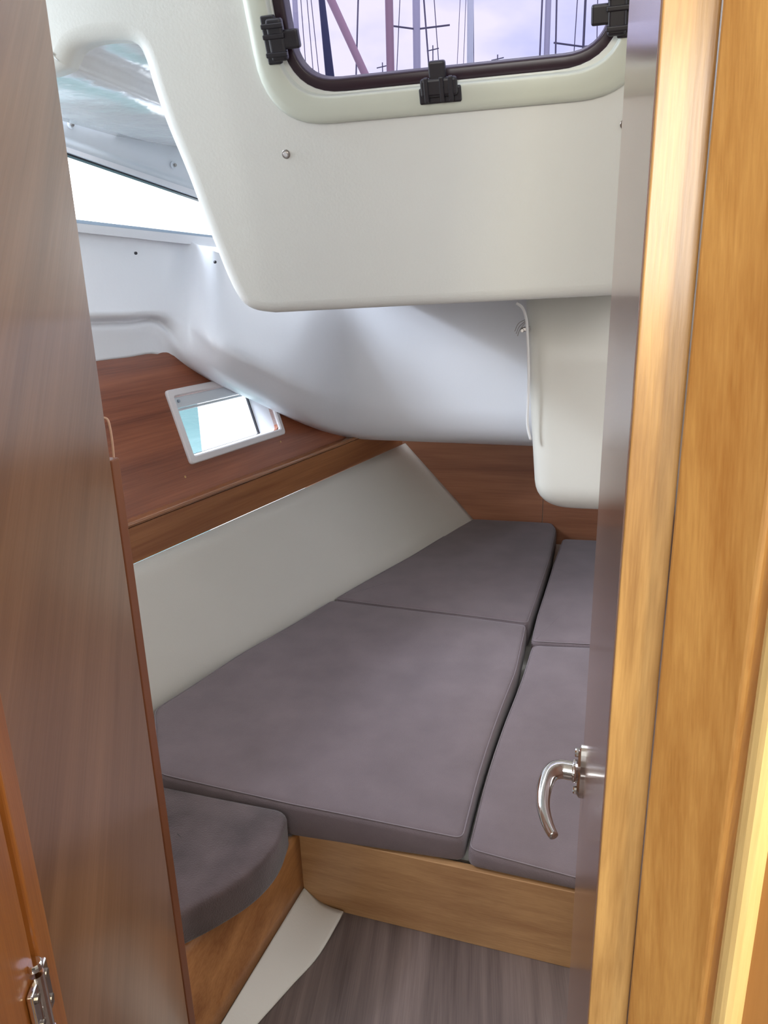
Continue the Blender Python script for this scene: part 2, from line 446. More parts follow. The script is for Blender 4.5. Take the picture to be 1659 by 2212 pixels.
bm = bmesh.new(); bm.faces.new(ring(bm, loop(gs0, gt0, gs1, gt1, .006, -.057))); obj('pane', bm, M['glass'], p2)
bm = bmesh.new()
box_axes(bm, st(fw+.002, PHt-fw-.036, -.012), hd*(PWd-2*fw-.004), lu*.034, ln*.016, .004)
box_axes(bm, st(fw+.002, PHt-fw-.046, -.014), hd*(PWd-2*fw-.004), lu*.008, ln*.008, .002)
bc = obj('blind_cassette', bm, M['blind'], p2, wn=True)
bm = bmesh.new(); disc(bm, st(fw+.016, PHt-fw-.016, .004), ln, .005, .006, 12)
obj('knob', bm, M['grey_trim'], bc)

# ------------------------------------------------------------------ moulded liner above the lining (screw panel, lip, bulge under the cockpit seat)
wpl = -nin*.0
LT = PO+lu*ztop_t                                   # a point of the top line of the lining
def wp(x, y, out=0): return atP(x, y, nin, LT-nin*out)   # vertical plane through the top line, `out` metres further outboard
cols = []
def leftcol(x, yb, ycr, a, ytop):
    """a: strength of the moulded lip (1 at the left, 0 where it fades out)"""
    q = [(yb, .0), (yb-30, .004), (ycr+16, .006), (ycr+5, .006+.02*a), (ycr-4, .0-.004*a), (ycr-14, -.012*a), (ycr-30, -.004*a), (ycr-80, .02), (ytop+40, .05), (ytop, .065)]
    return [wp(x, y, o_) for y, o_ in q]
cols.append(leftcol(40, 800, 700, 1, 470)); cols.append(leftcol(120, 790, 697, 1, 476))
cols.append(leftcol(200, 781, 692, 1, 488)); cols.append(leftcol(275, 772, 690, 1, 499))
cols.append(leftcol(340, 765, 688, .8, 506))
def rightcol(x, yb, Yb, bul, ytop, Yt=None):
    q = [(0, 0), (5, .35), (14, .62), (32, .85), (60, 1.0), (90, 1.05)]
    out = [atY(x, yb-dy, Yb-bul*f_) for dy, f_ in q]
    Yl = Yt or Yb-bul*1.05
    for j in range(1, 5):
        y = (yb-90)+(ytop-(yb-90))*j/4; out.append(atY(x, y, Yb-bul*1.05+(Yl-(Yb-bul*1.05))*j/4))
    return out
def Yl(x, y): return lin(x, y).y
c = [wp(400, 793-dy, o_) for dy, o_ in ((0, .0), (8, -.02), (22, -.035), (45, -.04), (85, -.035), (100, -.03), (125, -.02), (185, .01), (235, .04), (275, .055))]
cols.append(c)
cols.append(rightcol(470, 830, Yl(470, 830)-.005, .13, 545, 2.46))
cols.append(rightcol(560, 872, Yl(560, 872)-.01, .17, 570, 2.70))
cols.append(rightcol(660, 918, Yl(660, 918)-.02, .20, 580, 2.80))
cols.append(rightcol(755, 946, 3.02, .16, 590, 2.88))
cols.append(rightcol(880, 953, 3.12, .14, 590, 2.94))
cols.append(rightcol(1010, 958, 3.16, .13, 590, 2.98))
cols.append(rightcol(1163, 964, 3.18, .13, 590, 3.0))
rows = [[c[i] for c in cols] for i in range(len(cols[0]))]
# return lip running back under the bulge so that the underside is closed
back = [p+Vector((0, .25, .03)) if i > 5 else p-nin*.03 for i, p in enumerate(rows[0])]
g = smooth_grid(rows, 5, 4)
g = [crom(back, 5)]+g
bm = bmesh.new(); grid_mesh(bm, g)
o = struct('wall_side_deck', bm, M['gelcoat'], smooth=True)
# two dark screws on it
for i, (x, y) in enumerate(((292, 547), (463, 566))):
    c = wp(x, y, .030) if i == 0 else atY(x, y, Yl(470, 830)-.12)
    bm = bmesh.new(); disc(bm, (wp(292, 547, .018) if i == 0 else atY(463, 566, 2.24)), nin, .0045, .006, 12)
    tag(obj('screw', bm, M['black']), ['small dark screw in the white panel under the side window, left one',
                                      'small dark screw in the white panel beside the ceiling edge, right one'][i], 'screw', 'dark screws under the side window')

# ------------------------------------------------------------------ coachroof side window with its frame and the blind box above
OUT = .07
w3 = bpy.data.objects.new('window_3', None); C.objects.link(w3); w3.location = wp(300, 480, OUT); w3['kind'] = 'structure'
def wq(pts, out): return [wp(x, y, out) for x, y in pts]
def strip(bm, pts, out, th):
    p = wq(pts, out); hexa(bm, p, [q_-nin*th for q_ in p])
bm = bmesh.new(); strip(bm, [(-40, 478), (560, 544), (560, 524), (-40, 460)], OUT-.03, .05)
o = obj('sill', bm, M['gelcoat'], w3)
bm = bmesh.new(); strip(bm, [(-40, 464), (560, 534), (560, 520), (-40, 450)], OUT-.012, .03); obj('seal', bm, M['grey_trim'], w3)
bm = bmesh.new(); strip(bm, [(-40, 470), (560, 539), (560, 534), (-40, 465)], OUT-.026, .02); obj('gasket', bm, M['black'], w3)
bm = bmesh.new(); strip(bm, [(135, 322), (500, 448), (500, 456), (135, 331)], OUT-.012, .02); obj('upper_gasket', bm, M['black'], w3)
bm = bmesh.new(); bm.faces.new(ring(bm, wq([(-40, 480), (560, 545), (560, 300), (-40, 200)], OUT+.02))); obj('pane', bm, M['glass'], w3)
bb = thing('blind_box', wp(260, 300, OUT), 'white roller blind box with ribbed edge above the bright side window', 'blind')
bm = bmesh.new()
cols_ = []
# profile given as (pixel y at x=120, pixel y at x=420, outboard offset); extruded along its slope
prof = [(318, 424, .03), (312, 416, .018), (300, 404, .010), (291, 395, .014), (283, 387, .010), (262, 366, .0), (240, 345, .0), (218, 322, .006), (205, 310, .018), (196, 300, .03), (190, 294, .03),
        (150, 255, .02), (110, 214, .03), (60, 160, .06), (-60, 40, .10)]
rows = []
for ya, yb_, o_ in prof:
    sl_ = (yb_-ya)/300
    rows.append([wp(x, ya+sl_*(x-120), o_+OUT-.03) for x in (-160, 20, 120, 220, 320, 400, 520)])
g = smooth_grid(rows, 2, 3); grid_mesh(bm, g)
obj('box', bm, M['blind'], bb, smooth=True)
for (x, y) in ((152, 270), (374, 357)):
    bm = bmesh.new(); c = wp(x, y, OUT-.03); disc(bm, c, nin, .011, .006, 18)
    kb = obj('knob', bm, M['blind'], bb, wn=True)
    bm = bmesh.new(); disc(bm, c+nin*.006, nin, .005, .006, 12); obj('screw_head', bm, M['steel'], kb)
bm = bmesh.new(); strip(bm, [(128, 322), (500, 452), (500, 438), (128, 312)], OUT-.02, .01); obj('lower_rib', bm, M['gelcoat'], bb)

# ------------------------------------------------------------------ main overhead liner (sloping cream panel with the hatch)
PD = ray(-5844, 1013)*-1                                  # runs left->right in the panel
ee = Vector((0, -math.sin(R(19)), math.cos(R(19))))      # up and towards the camera
pn = PD.cross(ee).normalized(); 
if pn.y > 0: pn = -pn                                     # faces the camera
pu = PD.cross(pn).normalized()
if pu.z < 0: pu = -pu
PP = atY(900, 665, 1.66)
def pl(x, y, d=0): return atP(x, y, pn, PP)+pn*d
outl_px = [(590, 683), (1330, 646), (1500, 638), (1560, 200), (1560, -330), (900, -330), (250, -330), (-150, -330), (-150, 190), (60, 172), (132, 156),
           (146, 138), (160, 112), (190, 97), (240, 91), (285, 98), (305, 130), (322, 185), (352, 270), (398, 380), (432, 470), (462, 545), (490, 612), (515, 655), (545, 676)]
outl = [pl(x, y) for x, y in outl_px]
hi = outl_px.index((-150, 190))
curve_part = crom([outl[i] for i in range(hi, len(outl))]+[outl[0]], 5)[:-1]
outl = [outl[0]]+outl[1:hi]+curve_part
outl = ccw(outl, pn)
# hatch opening
HX = [pl(x, y) for x, y in ((634, 193), (1330, 122))]
hb0, hb1 = HX
hh = .36
hcor = [hb0, hb1, hb1+pu*hh, hb0+pu*hh]
def hloop(off, rad, d):
    a = [hcor[0]-PDh*off-pu*off, hcor[1]+PDh*off-pu*off, hcor[2]+PDh*off+pu*off, hcor[3]-PDh*off+pu*off]
    return [p+pn*d for p in round_poly(a, rad, 10)]
PDh = (hb1-hb0).normalized(); 
bm = bmesh.new()
RR = .032
rs = []
rs.append(ring(bm, offset(outl, RR, pn)))
for j in range(1, 7):
    a = PI/2*j/6
    o_ = offset(outl, RR*(1-math.sin(a)), pn); rs.append(ring(bm, [p-pn*RR*.8*(1-math.cos(a)) for p in o_]))
last = [v.co.copy() for v in rs[-1]]
deep = [p+Vector((0, 1.35, 0)) for p in last]
rm = ring(bm, [p+Vector((0, .02, 0)) for p in last]); rd = ring(bm, deep)
for a, b_ in zip(rs, rs[1:]): 
    for f in bridge(bm, a, b_): f.smooth = True
for f in bridge(bm, rs[-1], rm, 0): f.smooth = True
topz = pl(900, -250).z; rightx = pl(1450, 400).x
nn_ = len(rm)
for i in range(nn_):
    j = (i+1) % nn_
    if min(rm[i].co.z, rm[j].co.z) > topz: continue
    if min(rm[i].co.x, rm[j].co.x) > rightx: continue
    f = bm.faces.new((rm[i], rm[j], rd[j], rd[i])); f.material_index = 1; f.smooth = True
hole = ring(bm, hloop(.012, .11, 0))
fill(bm, [rs[0], hole])
hb = ring(bm, hloop(.012, .11, -.06)); bridge(bm, hole, hb)
o = struct('ceiling', bm, None, mats=[M['liner'], M['gloss']])
# roof over the camera from the liner's top edge back
tz = max(p.z for p in outl)
bm = bmesh.new(); box(bm, (-2.3, -2.45, tz-.02), (1.3, 1.3, tz+.03)); struct('ceiling_saloon', bm, M['liner'])
# port side bulkhead beside the left door
shellbox('wall_bulkhead_left', (-2.3, .93, 0), (-.66, .96, tz))
shellbox('wall_left_outer', (-2.3, -.1, 1.2), (-2.25, .93, tz))

# hatch
w1 = bpy.data.objects.new('window_1', None); C.objects.link(w1); w1.location = hb0.lerp(hb1, .5); w1['kind'] = 'structure'
bm = bmesh.new()
prof = [(.062, .125, .0), (.062, .125, .008), (.056, .12, .014), (.046, .115, .017), (.020, .10, .018), (.015, .095, .014), (.013, .09, -.03)]
rs = [ring(bm, hloop(a*1.0, r_, d)) for a, r_, d in prof]
for a, b_ in zip(rs, rs[1:]): 
    for f in bridge(bm, a, b_): f.smooth = True
obj('frame', bm, M['frame_cream'], w1, wn=True)
bm = bmesh.new()
prof = [(.014, .09, -.04), (.014, .09, -.008), (.010, .088, -.004), (-.006, .08, -.004), (-.009, .078, -.008), (-.009, .078, -.04)]
rs = [ring(bm, hloop(a, r_, d)) for a, r_, d in prof]
for a, b_ in zip(rs, rs[1:]): 
    for f in bridge(bm, a, b_): f.smooth = True
obj('gasket', bm, M['gasket'], w1, wn=True)
bm = bmesh.new()
bm.faces.new(ring(bm, hloop(-.004, .08, -.03))); obj('pane', bm, M['acrylic'], w1)

def latch(c, a, b_, label):
    """black hatch latch: a = direction towards the glass, b_ = along the frame"""
    lt = thing('hatch_latch', c, label, 'latch', 'black latches of the roof hatch')
    def B(bm, s0_, s1_, t0_, t1_, h0, h1, bev=.003):
        box_axes(bm, c+b_*s0_+a*t0_+pn*h0, b_*(s1_-s0_), a*(t1_-t0_), pn*(h1-h0), bev)
    bm = bmesh.new(); B(bm, -.038, .038, -.008, .018, .012, .024); obj('base', bm, M['black'], lt, wn=True)
    bm = bmesh.new(); B(bm, -.033, .033, .004, .034, .020, .036, .005); obj('body', bm, M['black'], lt, wn=True)
    for q in (-.026, .002, .018):
        bm = bmesh.new(); B(bm, q, q+.008, -.004, .036, .030, .040, .002); obj('rib', bm, M['black'], lt, wn=True)
    bm = bmesh.new(); B(bm, -.016, .014, .026, .060, .018, .034, .004); obj('handle', bm, M['black'], lt, wn=True)
    return lt
latch(pl(955, 208), pu, PDh, 'black hatch latch on the middle of the lower edge of the roof hatch')
latch(pl(588, 85), PDh, pu, 'black hatch latch on the left side of the roof hatch')
latch(pl(1358, 20), -PDh, pu, 'black hatch latch at the right side of the roof hatch, cut by the picture top')
for i, (x, y) in enumerate(((618, 333), (1350, 268))):
    t_ = thing('panel_screw', pl(x, y), ['steel screw in the cream ceiling panel below the left of the hatch', 'steel screw in the cream ceiling panel next to the door edge'][i], 'screw', 'steel screws in the ceiling panel')
    bm = bmesh.new(); disc(bm, pl(x, y), pn, .0085, .002, 20); obj('washer', bm, M['steel'], t_, wn=True)
    bm = bmesh.new(); disc(bm, pl(x, y, .002), pn, .0055, .002, 16); box_axes(bm, pl(x, y, .0038)-PDh*.004-pu*.0006, PDh*.008, pu*.0012, pn*.0006)
    obj('head', bm, M['chrome'], t_, wn=True)

# ------------------------------------------------------------------ moulded footwell hanging at the right
YF = 2.55
fa = atY(1133, 640, YF); fb = atY(1300, 1118, YF)
zlo = atY(1250, 1112, YF).z; ztp = 1.335
xl = atY(1160, 1000, YF).x
fbx = thing('cockpit_footwell', (xl+.4, YF+.3, zlo), 'large white moulded footwell bulging down beside the door above the right cushions', 'moulding')
bm = bmesh.new()
xlt = atY(1133, 660, YF).x
R_ = .10
def fw_ring(z, ins, rad=.07):
    t_ = (z-zlo)/(ztp-zlo); x0 = xl+(xlt-xl)*min(1, t_*1.1)
    a = [Vector((x0+ins, YF+ins, z)), Vector((1.0-ins, YF+ins, z)), Vector((1.0-ins, YB-.02, z)), Vector((x0+ins, YB-.02, z))]
    return round_poly(a, [rad, rad, .001, .001], 6)
levels = []
for j in range(9):
    a = PI/2*j/8; levels.append((zlo+R_*(1-math.sin(a)), R_*(1-math.cos(a))*.85+.0))
levels = levels[::-1]
rs = [ring(bm, fw_ring(z, ins)) for z, ins in levels]
for z in (zlo+.2, zlo+.35, zlo+.5, ztp): rs.append(ring(bm, fw_ring(z, 0)))
for a, b_ in zip(rs, rs[1:]): bridge(bm, a, b_)
bm.faces.new(rs[0]); bm.faces.new(rs[-1][::-1])
obj('shell', bm, M['gel_warm'], fbx, smooth=True)
# cable and its clips down the left side of the footwell
cb = [(1115, 655), (1128, 664), (1137, 690), (1140, 740), (1142, 800), (1141, 860), (1139, 915), (1146, 950)]
pts = crom([atY(x, y, YF-.03+.02*i/8) for i, (x, y) in enumerate(cb)], 5)
cbt = thing('cable', pts[0], 'thin white cable running down the left side of the white footwell', 'cable')
bm = bmesh.new(); tube(bm, pts, .0045, 10); obj('sheath', bm, plain('cable_white', s2l(235, 232, 228), .25), cbt, smooth=True)
cl = thing('cable_clamp', atY(1126, 716, YF-.03), 'small steel clamp with loose wires at the top of the white cable', 'clamp')
bm = bmesh.new(); c = atY(1124, 718, YF-.01); box_axes(bm, c, Vector((.03, 0, .004)), Vector((0, .02, 0)), Vector((0, 0, .014)), .003); disc(bm, c+Vector((.006, 0, .006)), (0, -1, 0), .006, .01, 12)
obj('block', bm, M['steel'], cl, wn=True)
for q in range(3):
    bm = bmesh.new(); p0 = atY(1136, 690+q*3, YF-.01); p1 = atY(1112+q*3, 716+q*5, YF-.02); mid = (p0+p1)/2+Vector((-.006, 0, .006-q*.004))
    tube(bm, crom([p0, mid, p1], 4), .0012, 6); obj('wire', bm, M['steel'], cl, smooth=True)

# ------------------------------------------------------------------ berth base, seat base
YFr = 1.31
def ZT(p):
    return .288+max(0, min(1, (2.2-p.y)/.9))*-.065*(p.x+.58)
def PB(x, y):
    p = atZ(x, y, ZB)
    for _ in range(6): p = atZ(x, y, ZT(p))
    return p
bl = atZ(742, 1971, 0); br_ = atZ(1245, 2095, 0)
bdir = (br_-bl).normalized(); bn_ = Vector((bdir.y, -bdir.x, 0))      # towards the camera
bx0 = atP(645, 1860, bn_, bl).x
YFr = (bl+bdir*((bx0-bl.x)/bdir.x)).y
btm = thing('berth', (-.1, YFr, 0), 'low wooden front board of the double berth under the grey-brown cushions', 'bed')
bs = Vector((bx0-.002, YFr, 0)); bm = bmesh.new(); box_axes(bm, bs, bdir*1.3, -bn_*.018, Vector((0, 0, .2)), .0015); obj('front_board', bm, M['w_berth'], btm)
bm = bmesh.new()
px = [Vector((-1.2, YFr+.03, 0)), Vector((bx0, YFr+.03, 0)), Vector((.95, YFr-.06, 0)), Vector((.95, YB-.01, 0)), Vector((-.5, YB-.01, 0)), Vector((-1.2, 1.7, 0))]
hexa(bm, [p+Vector((0, 0, .17)) for p in px], [p+Vector((0, 0, .188)) for p in px]); obj('deck', bm, M['shell'], btm)

# seat base: vertical oak panel running from the berth corner towards the door
sa = Vector((bx0, YFr, 0)); sb_ = atZ(375, 2050, .196); sb_.z = 0
sdir = (sb_-sa).normalized(); sb2 = sa+sdir*.95
sn = Vector((-sdir.y, sdir.x, 0)); 
if sn.x < 0: sn = -sn
def seatp(x, y): return atP(x, y, sn, sa)
sbse = thing('bench_seat', sa.lerp(sb_, .5), 'oak veneered front of the small seat beside the berth', 'bench')
lo0 = seatp(655, 1910); lo1 = atZ(470, 2212, .034); lo2 = lo1+(lo1-lo0)*1.0; lo2.z = .02
lo_l = [lo0, lo1, lo2]; hi_l = [sa+Vector((0, 0, .2)), sa+sdir*.36+Vector((0, 0, .2)), sa+sdir*.72+Vector((0, 0, .2))]
bm = bmesh.new(); la_, ha_ = crom(lo_l, 8), crom(hi_l, 8)
corner_ = [Vector((sa.x, sa.y, lo0.z))]*len(la_)
grid_mesh(bm, [[a.lerp(b_, i/6) for a, b_ in zip(la_, ha_)] for i in range(7)])
o = obj('front_panel', bm, M['w_seat'], sbse, smooth=True); md = o.modifiers.new('solid', 'SOLIDIFY'); md.thickness = .014; md.offset = 0
bm = bmesh.new(); q = [sa, sb2, sb2-Vector((.5, 0, 0)), sa-Vector((.45, 0, 0))]
hexa(bm, [p+Vector((0, -.03, .18))-sn*.02 for p in q], [p+Vector((0, -.03, .198))-sn*.02 for p in q]); obj('top_board', bm, M['shell'], sbse)

# cream moulded kick strip between the seat panel and the floor
off_ = Vector((.006, -.002, 0))
up_l = crom([lo0+off_, lo0.lerp(lo1, .25)+off_, lo0.lerp(lo1, .6)+off_, lo1+off_, lo1.lerp(lo2, .4)+off_], 6)
fl_l = crom([atZ(742, 1971, .012), atZ(690, 2062, .004), atZ(628, 2132, .003), atZ(560, 2208, .003), atZ(560, 2208, .003)+(atZ(560, 2208, 0)-atZ(690, 2062, 0))*.7], 6)
mid_l = []
for i, (a, b_) in enumerate(zip(up_l, fl_l)):
    m_ = a.lerp(b_, .45); tt = max(0, 1-i/10); m_.z = max(.010, m_.z-.018*tt); m_.x -= .004; mid_l.append(m_)
rows = []
for a, m_, b_ in zip(up_l, mid_l, fl_l): rows.append(crom([a, m_, b_], 6))
for j in range(len(rows[0])): rows[0][j] = rows[0][j]+bn_*max(0, -(rows[0][j]-bl).dot(bn_)+.001)
bm = bmesh.new(); grid_mesh(bm, rows)
o = struct('baseboard_left', bm, M['hullpanel'], smooth=True); md = o.modifiers.new('solid', 'SOLIDIFY'); md.thickness = .006; md.offset = 0

# ------------------------------------------------------------------ cushions
z1 = ZB
def P(x, y, z=None): return PB(x, y) if z is None else atZ(x, y, z)
g0 = P(1010, 1748)
big = [P(330, 1532), P(520, 1412), P(716, 1296), P(1139, 1350), P(1118, 1450), P(1075, 1560), P(1040, 1665), P(1003, 1815), P(632, 1741), P(338, 1672)]
cushion('berth_cushion', big, .2, lambda p: ZT(p)+.004, M['cush'], 'largest grey-brown berth cushion, front left, beside the cream panel and the dark seat', corner=[.03, .05, .01, .02, .04, .1, .1, .015, .01, .02])
aft = [P(720, 1292), P(890, 1197), P(1018, 1119), P(1192, 1128), P(1203, 1142), P(1190, 1205), P(1142, 1345)]
cushion('berth_cushion', aft, .19, lambda p: ZT(p), M['cush'], 'rear left berth cushion against the cream panel and the wooden back wall', corner=.012)
rb_ = [P(1215, 1158), P(1420, 1166), P(1420, 1392), P(1146, 1378), P(1160, 1320), P(1196, 1210)]
cushion('berth_cushion', rb_, .19, lambda p: ZT(p)-.008, M['cush'], 'rear right berth cushion below the white footwell', corner=.015)
rf = [P(1149, 1384), P(1480, 1398), P(1480, 1950), P(1008, 1823), P(1046, 1672), P(1082, 1566), P(1122, 1470)]
cushion('berth_cushion', rf, .2, lambda p: ZT(p)-.010, M['cush'], 'front right berth cushion behind the chrome door handle', corner=[.012, .01, .01, .015, .1, .1, .1])
# dark seat cushion
zs = .283
seat = [P(250, 1672, zs), P(345, 1690, zs), P(627, 1748, zs), P(600, 1825, zs), P(550, 1880, zs), P(470, 1930, zs), P(372, 1978, zs), P(250, 2030, zs)]
seat = [p+Vector((0, -.004, 0)) for p in seat]
cushion('seat_cushion', seat, .202, zs, M['cush_dark'], 'dark velour seat cushion on the oak seat beside the left door', r=.014, corner=[.01, .01, .035, .12, .12, .12, .02, .01], group=None, piping=False)

# ------------------------------------------------------------------ right door (open, seen nearly edge on) with lever handle
def vert(x, y, Y):
    p = atY(x, y, Y); return Vector((p.x, p.y, 0))
dN = vert(1308, 1670, .42); dF = vert(1257, 1670, .88)
ddir = (dF-dN).normalized(); dnr = Vector((ddir.y, -ddir.x, 0))           # dnr points right (away from view)
DZ0, DZ1 = .02, 1.92
d1 = bpy.data.objects.new('door_1', None); C.objects.link(d1); d1.location = dN; d1['kind'] = 'structure'
Wd = (dF-dN).length
zt_ = Vector((0, 0, DZ1-DZ0)); zb_ = Vector((0, 0, DZ0))
e1 = vert(1406, 1670, .42)
th = (e1-dN).dot(dnr)
bm = bmesh.new(); box_axes(bm, dN+ddir*.004+zb_, ddir*(Wd-.004), dnr*th, zt_, .002); obj('leaf', bm, M['w_doorR'], d1)
bm = bmesh.new(); box_axes(bm, dN+zb_+dnr*.0005, ddir*.004, dnr*(th-.001), zt_, .0012); tag(obj('edge_band', bm, M['w_edgeR'], d1), 'light plywood edge of the door')
# handle
hp = atY(1262, 1668, dN.y+ (Wd-.085)*ddir.y)
hz = hp.z; hc = dN+ddir*(Wd-.085); hc.z = hz
lft = -dnr
hdl = bpy.data.objects.new('handle', None)
bm = bmesh.new()
tube(bm, [hc+ddir*0+lft*(-.001), hc+lft*.004], .024, 24, radii=[.015, .015])
pz = Vector((0, 0, 1))
# oval back plate
loopa = []
for q in range(28):
    a = 2*PI*q/28; loopa.append(hc+ddir*.014*math.cos(a)+pz*(.036*math.sin(a)))
ra = ring(bm, loopa); rb = ring(bm, [p+lft*.005 for p in loopa]); rc = ring(bm, [hc+lft*.008+(p-hc)*.85 for p in loopa])
bridge(bm, ra, rb); bridge(bm, rb, rc); bm.faces.new(rc); bm.faces.new(ra[::-1])
hplate = obj('handle_plate', bm, M['chrome'], d1, smooth=False, wn=True)
for s in (-1, 1):
    bm = bmesh.new(); disc(bm, hc+pz*.026*s+lft*.008, lft, .0055, .004, 14); obj('screw', bm, M['chrome'], hplate, wn=True)
bm = bmesh.new()
lp = [(0, 0, 0), (.010, 0, 0), (.021, 0, .0), (.030, -.005, -.001), (.036, -.016, -.004), (.039, -.036, -.009), (.038, -.056, -.014), (.032, -.076, -.019), (.025, -.090, -.022)]
pts = crom([hc+lft*(.006+a)+ddir*b_+pz*c_ for a, b_, c_ in lp], 6)
n_ = len(pts); rad = [(.0112 if i < n_*.3 else .0112-.0060*((i/n_-.3)/.7)) for i in range(n_)]
tube(bm, pts, .009, 14, radii=rad, flat=1.0)
obj('lever', bm, M['chrome'], d1, smooth=True)
bm = bmesh.new(); tube(bm, [hc+lft*.007, hc+lft*.013, hc+lft*.014], .013, 20, radii=[.0135, .0135, .012]); obj('collar', bm, M['chrome'], d1, smooth=True, wn=True)

# door post to the right of it: figured post, pale bead, side board
post = bpy.data.objects.new('trim_2', None); C.objects.link(post); post['kind'] = 'structure'
qa = vert(1401, 1670, .405); qb = vert(1590, 1670, .36); qc = vert(1641, 1670, .345); qd = vert(1900, 1670, .33)
post.location = qa
def slabv(name, a, b_, mat, bev, z0=0, z1_=1.95, dep=.06):
    d = (b_-a); bm = bmesh.new(); box_axes(bm, a+Vector((0, 0, z0)), d, Vector((-d.y, d.x, 0)).normalized()*dep, Vector((0, 0, z1_-z0)), bev)
    return obj(name, bm, mat, post, wn=True)
slabv('post', qa, qb-(qb-qa).normalized()*.0015, M['w_post'], .003, dep=.0135)
slabv('jamb', dN+dnr*(th+.003)+Vector((0, .002, 0)), qb+Vector((0, .06, 0)), M['w_post'], .001, dep=.05)
slabv('bead', qb+Vector((0, -.006, 0)), qc+Vector((0, -.006, 0)), M['w_bead'], .006)
slabv('side_board', qc+Vector((.001, .004, 0)), qd+Vector((0, -.02, 0)), M['w_side'], .003, dep=.02)
shellbox('wall_bulkhead_right', (.30, .45, 0), (1.25, .48, 1.95))

# ------------------------------------------------------------------ left door leaf, its hardwood edge, hinge, post behind
lN = vert(38, 1690, .44); lF = vert(335, 1690, .88)
ld = (lF-lN).normalized(); lr = Vector((ld.y, -ld.x, 0))                     # towards the view
if lr.x < 0: lr = -lr
d2 = bpy.data.objects.new('door_2', None); C.objects.link(d2); d2.location = lN; d2['kind'] = 'structure'
Ll = (lF-lN).length
bm = bmesh.new(); box_axes(bm, lN-lr*.03+zb_, ld*Ll, lr*.03, Vector((0, 0, tz-.03)), .002); obj('leaf', bm, M['w_doorL'], d2)
eN = vert(-20, 1690, .405)
bm = bmesh.new(); box_axes(bm, lN-lr*.032+zb_-ld*.0305, ld*.030, lr*.034, Vector((0, 0, tz-.03)), .003); tag(obj('edge_band', bm, M['w_edgeL'], d2), 'orange hardwood edge strip')
jmb = bpy.data.objects.new('trim_3', None); C.objects.link(jmb); jmb['kind'] = 'structure'; jmb.location = lN-ld*.04
bm = bmesh.new(); box_axes(bm, lN-lr*.04-ld*.18, ld*.1425, lr*.040, Vector((0, 0, tz-.02)), .004); obj('jamb', bm, M['w_edgeL'], jmb, wn=True)
bm = bmesh.new(); box_axes(bm, lN-lr*.04-ld*.0372, ld*.0066, lr*.030, Vector((0, 0, tz-.02))); obj('gap_shade', bm, M['black'], jmb)  # black strip stands in for the shade in the open door gap
# chrome hinge over the gap
def lpl(x, y): return atP(x, y, lr, lN+lr*.004)
hg = thing('door_hinge', lpl(92, 2150), 'chrome hinge at the lower left on the orange door edge', 'hinge')
hcn = lpl(88, 2150)
bm = bmesh.new(); tube(bm, [hcn+pz*.024, hcn-pz*.034], .0062, 16); obj('barrel', bm, M['chrome'], hg, wn=True)
for s in (-1, 1):
    bm = bmesh.new(); box_axes(bm, hcn+ld*(.002 if s > 0 else -.020)-pz*.030-lr*.003, ld*.018, lr*.005, pz*.05, .0015); pt = obj('plate', bm, M['chrome'], hg, wn=True)
    for q in (-.018, .010):
        bm = bmesh.new(); disc(bm, hcn+ld*.012*s+pz*q+lr*.002, lr, .0042, .002, 14); obj('screw', bm, M['steel'], pt)
for s in (-1, 1):
    bm = bmesh.new(); disc(bm, hcn+pz*(.030 if s > 0 else -.036), pz*s, .0066, .006, 16); obj('finial', bm, M['chrome'], hg, wn=True)
# slim hardwood post standing behind the door's far edge
sp0 = vert(337, 1690, .905); 
bm = bmesh.new(); box_axes(bm, sp0+Vector((-.022, 0, .0)), Vector((.022, 0, 0)), Vector((0, .02, 0)), Vector((0, 0, 1.18)), .002)
hpst = struct('trim_4', bm, plain('reddish_post', s2l(128, 76, 48), .4, var=.15), wn=True)
# cord loop on it
pts = crom([atY(x, y, .93) for x, y in ((214, 912), (221, 903), (232, 906), (238, 925), (243, 958), (246, 995), (245, 1030))], 6)
bm = bmesh.new(); tube(bm, pts, .0016, 8)
lpc = thing('cord_loop', pts[0], 'thin pinkish cord loop hanging at the far edge of the left door', 'cord')
obj('cord', bm, plain('cord_cream', s2l(214, 176, 156), .6), lpc, smooth=True)
pts = crom([atY(x, y, .93) for x, y in ((216, 912), (218, 935), (224, 975), (230, 1020))], 6)
bm = bmesh.new(); tube(bm, pts, .0013, 8); obj('strand', bm, M['w_bead'], lpc, smooth=True)

# ------------------------------------------------------------------ outside: water, yachts with masts and rigging, motor boats
bm = bmesh.new()
for x0, y0, x1, y1 in ((-60, -20, -1.75, 5), (-60, 5, -1.75, 90), (-1.75, 5, 60, 90)):
    bm.faces.new(ring(bm, [Vector((x0, y0, -.35)), Vector((x1, y0, -.35)), Vector((x1, y1, -.35)), Vector((x0, y1, -.35))]))
o = obj('sea', bm, M['water']); tag(o, 'rippled green harbour water around the boat', 'water', kind='stuff')

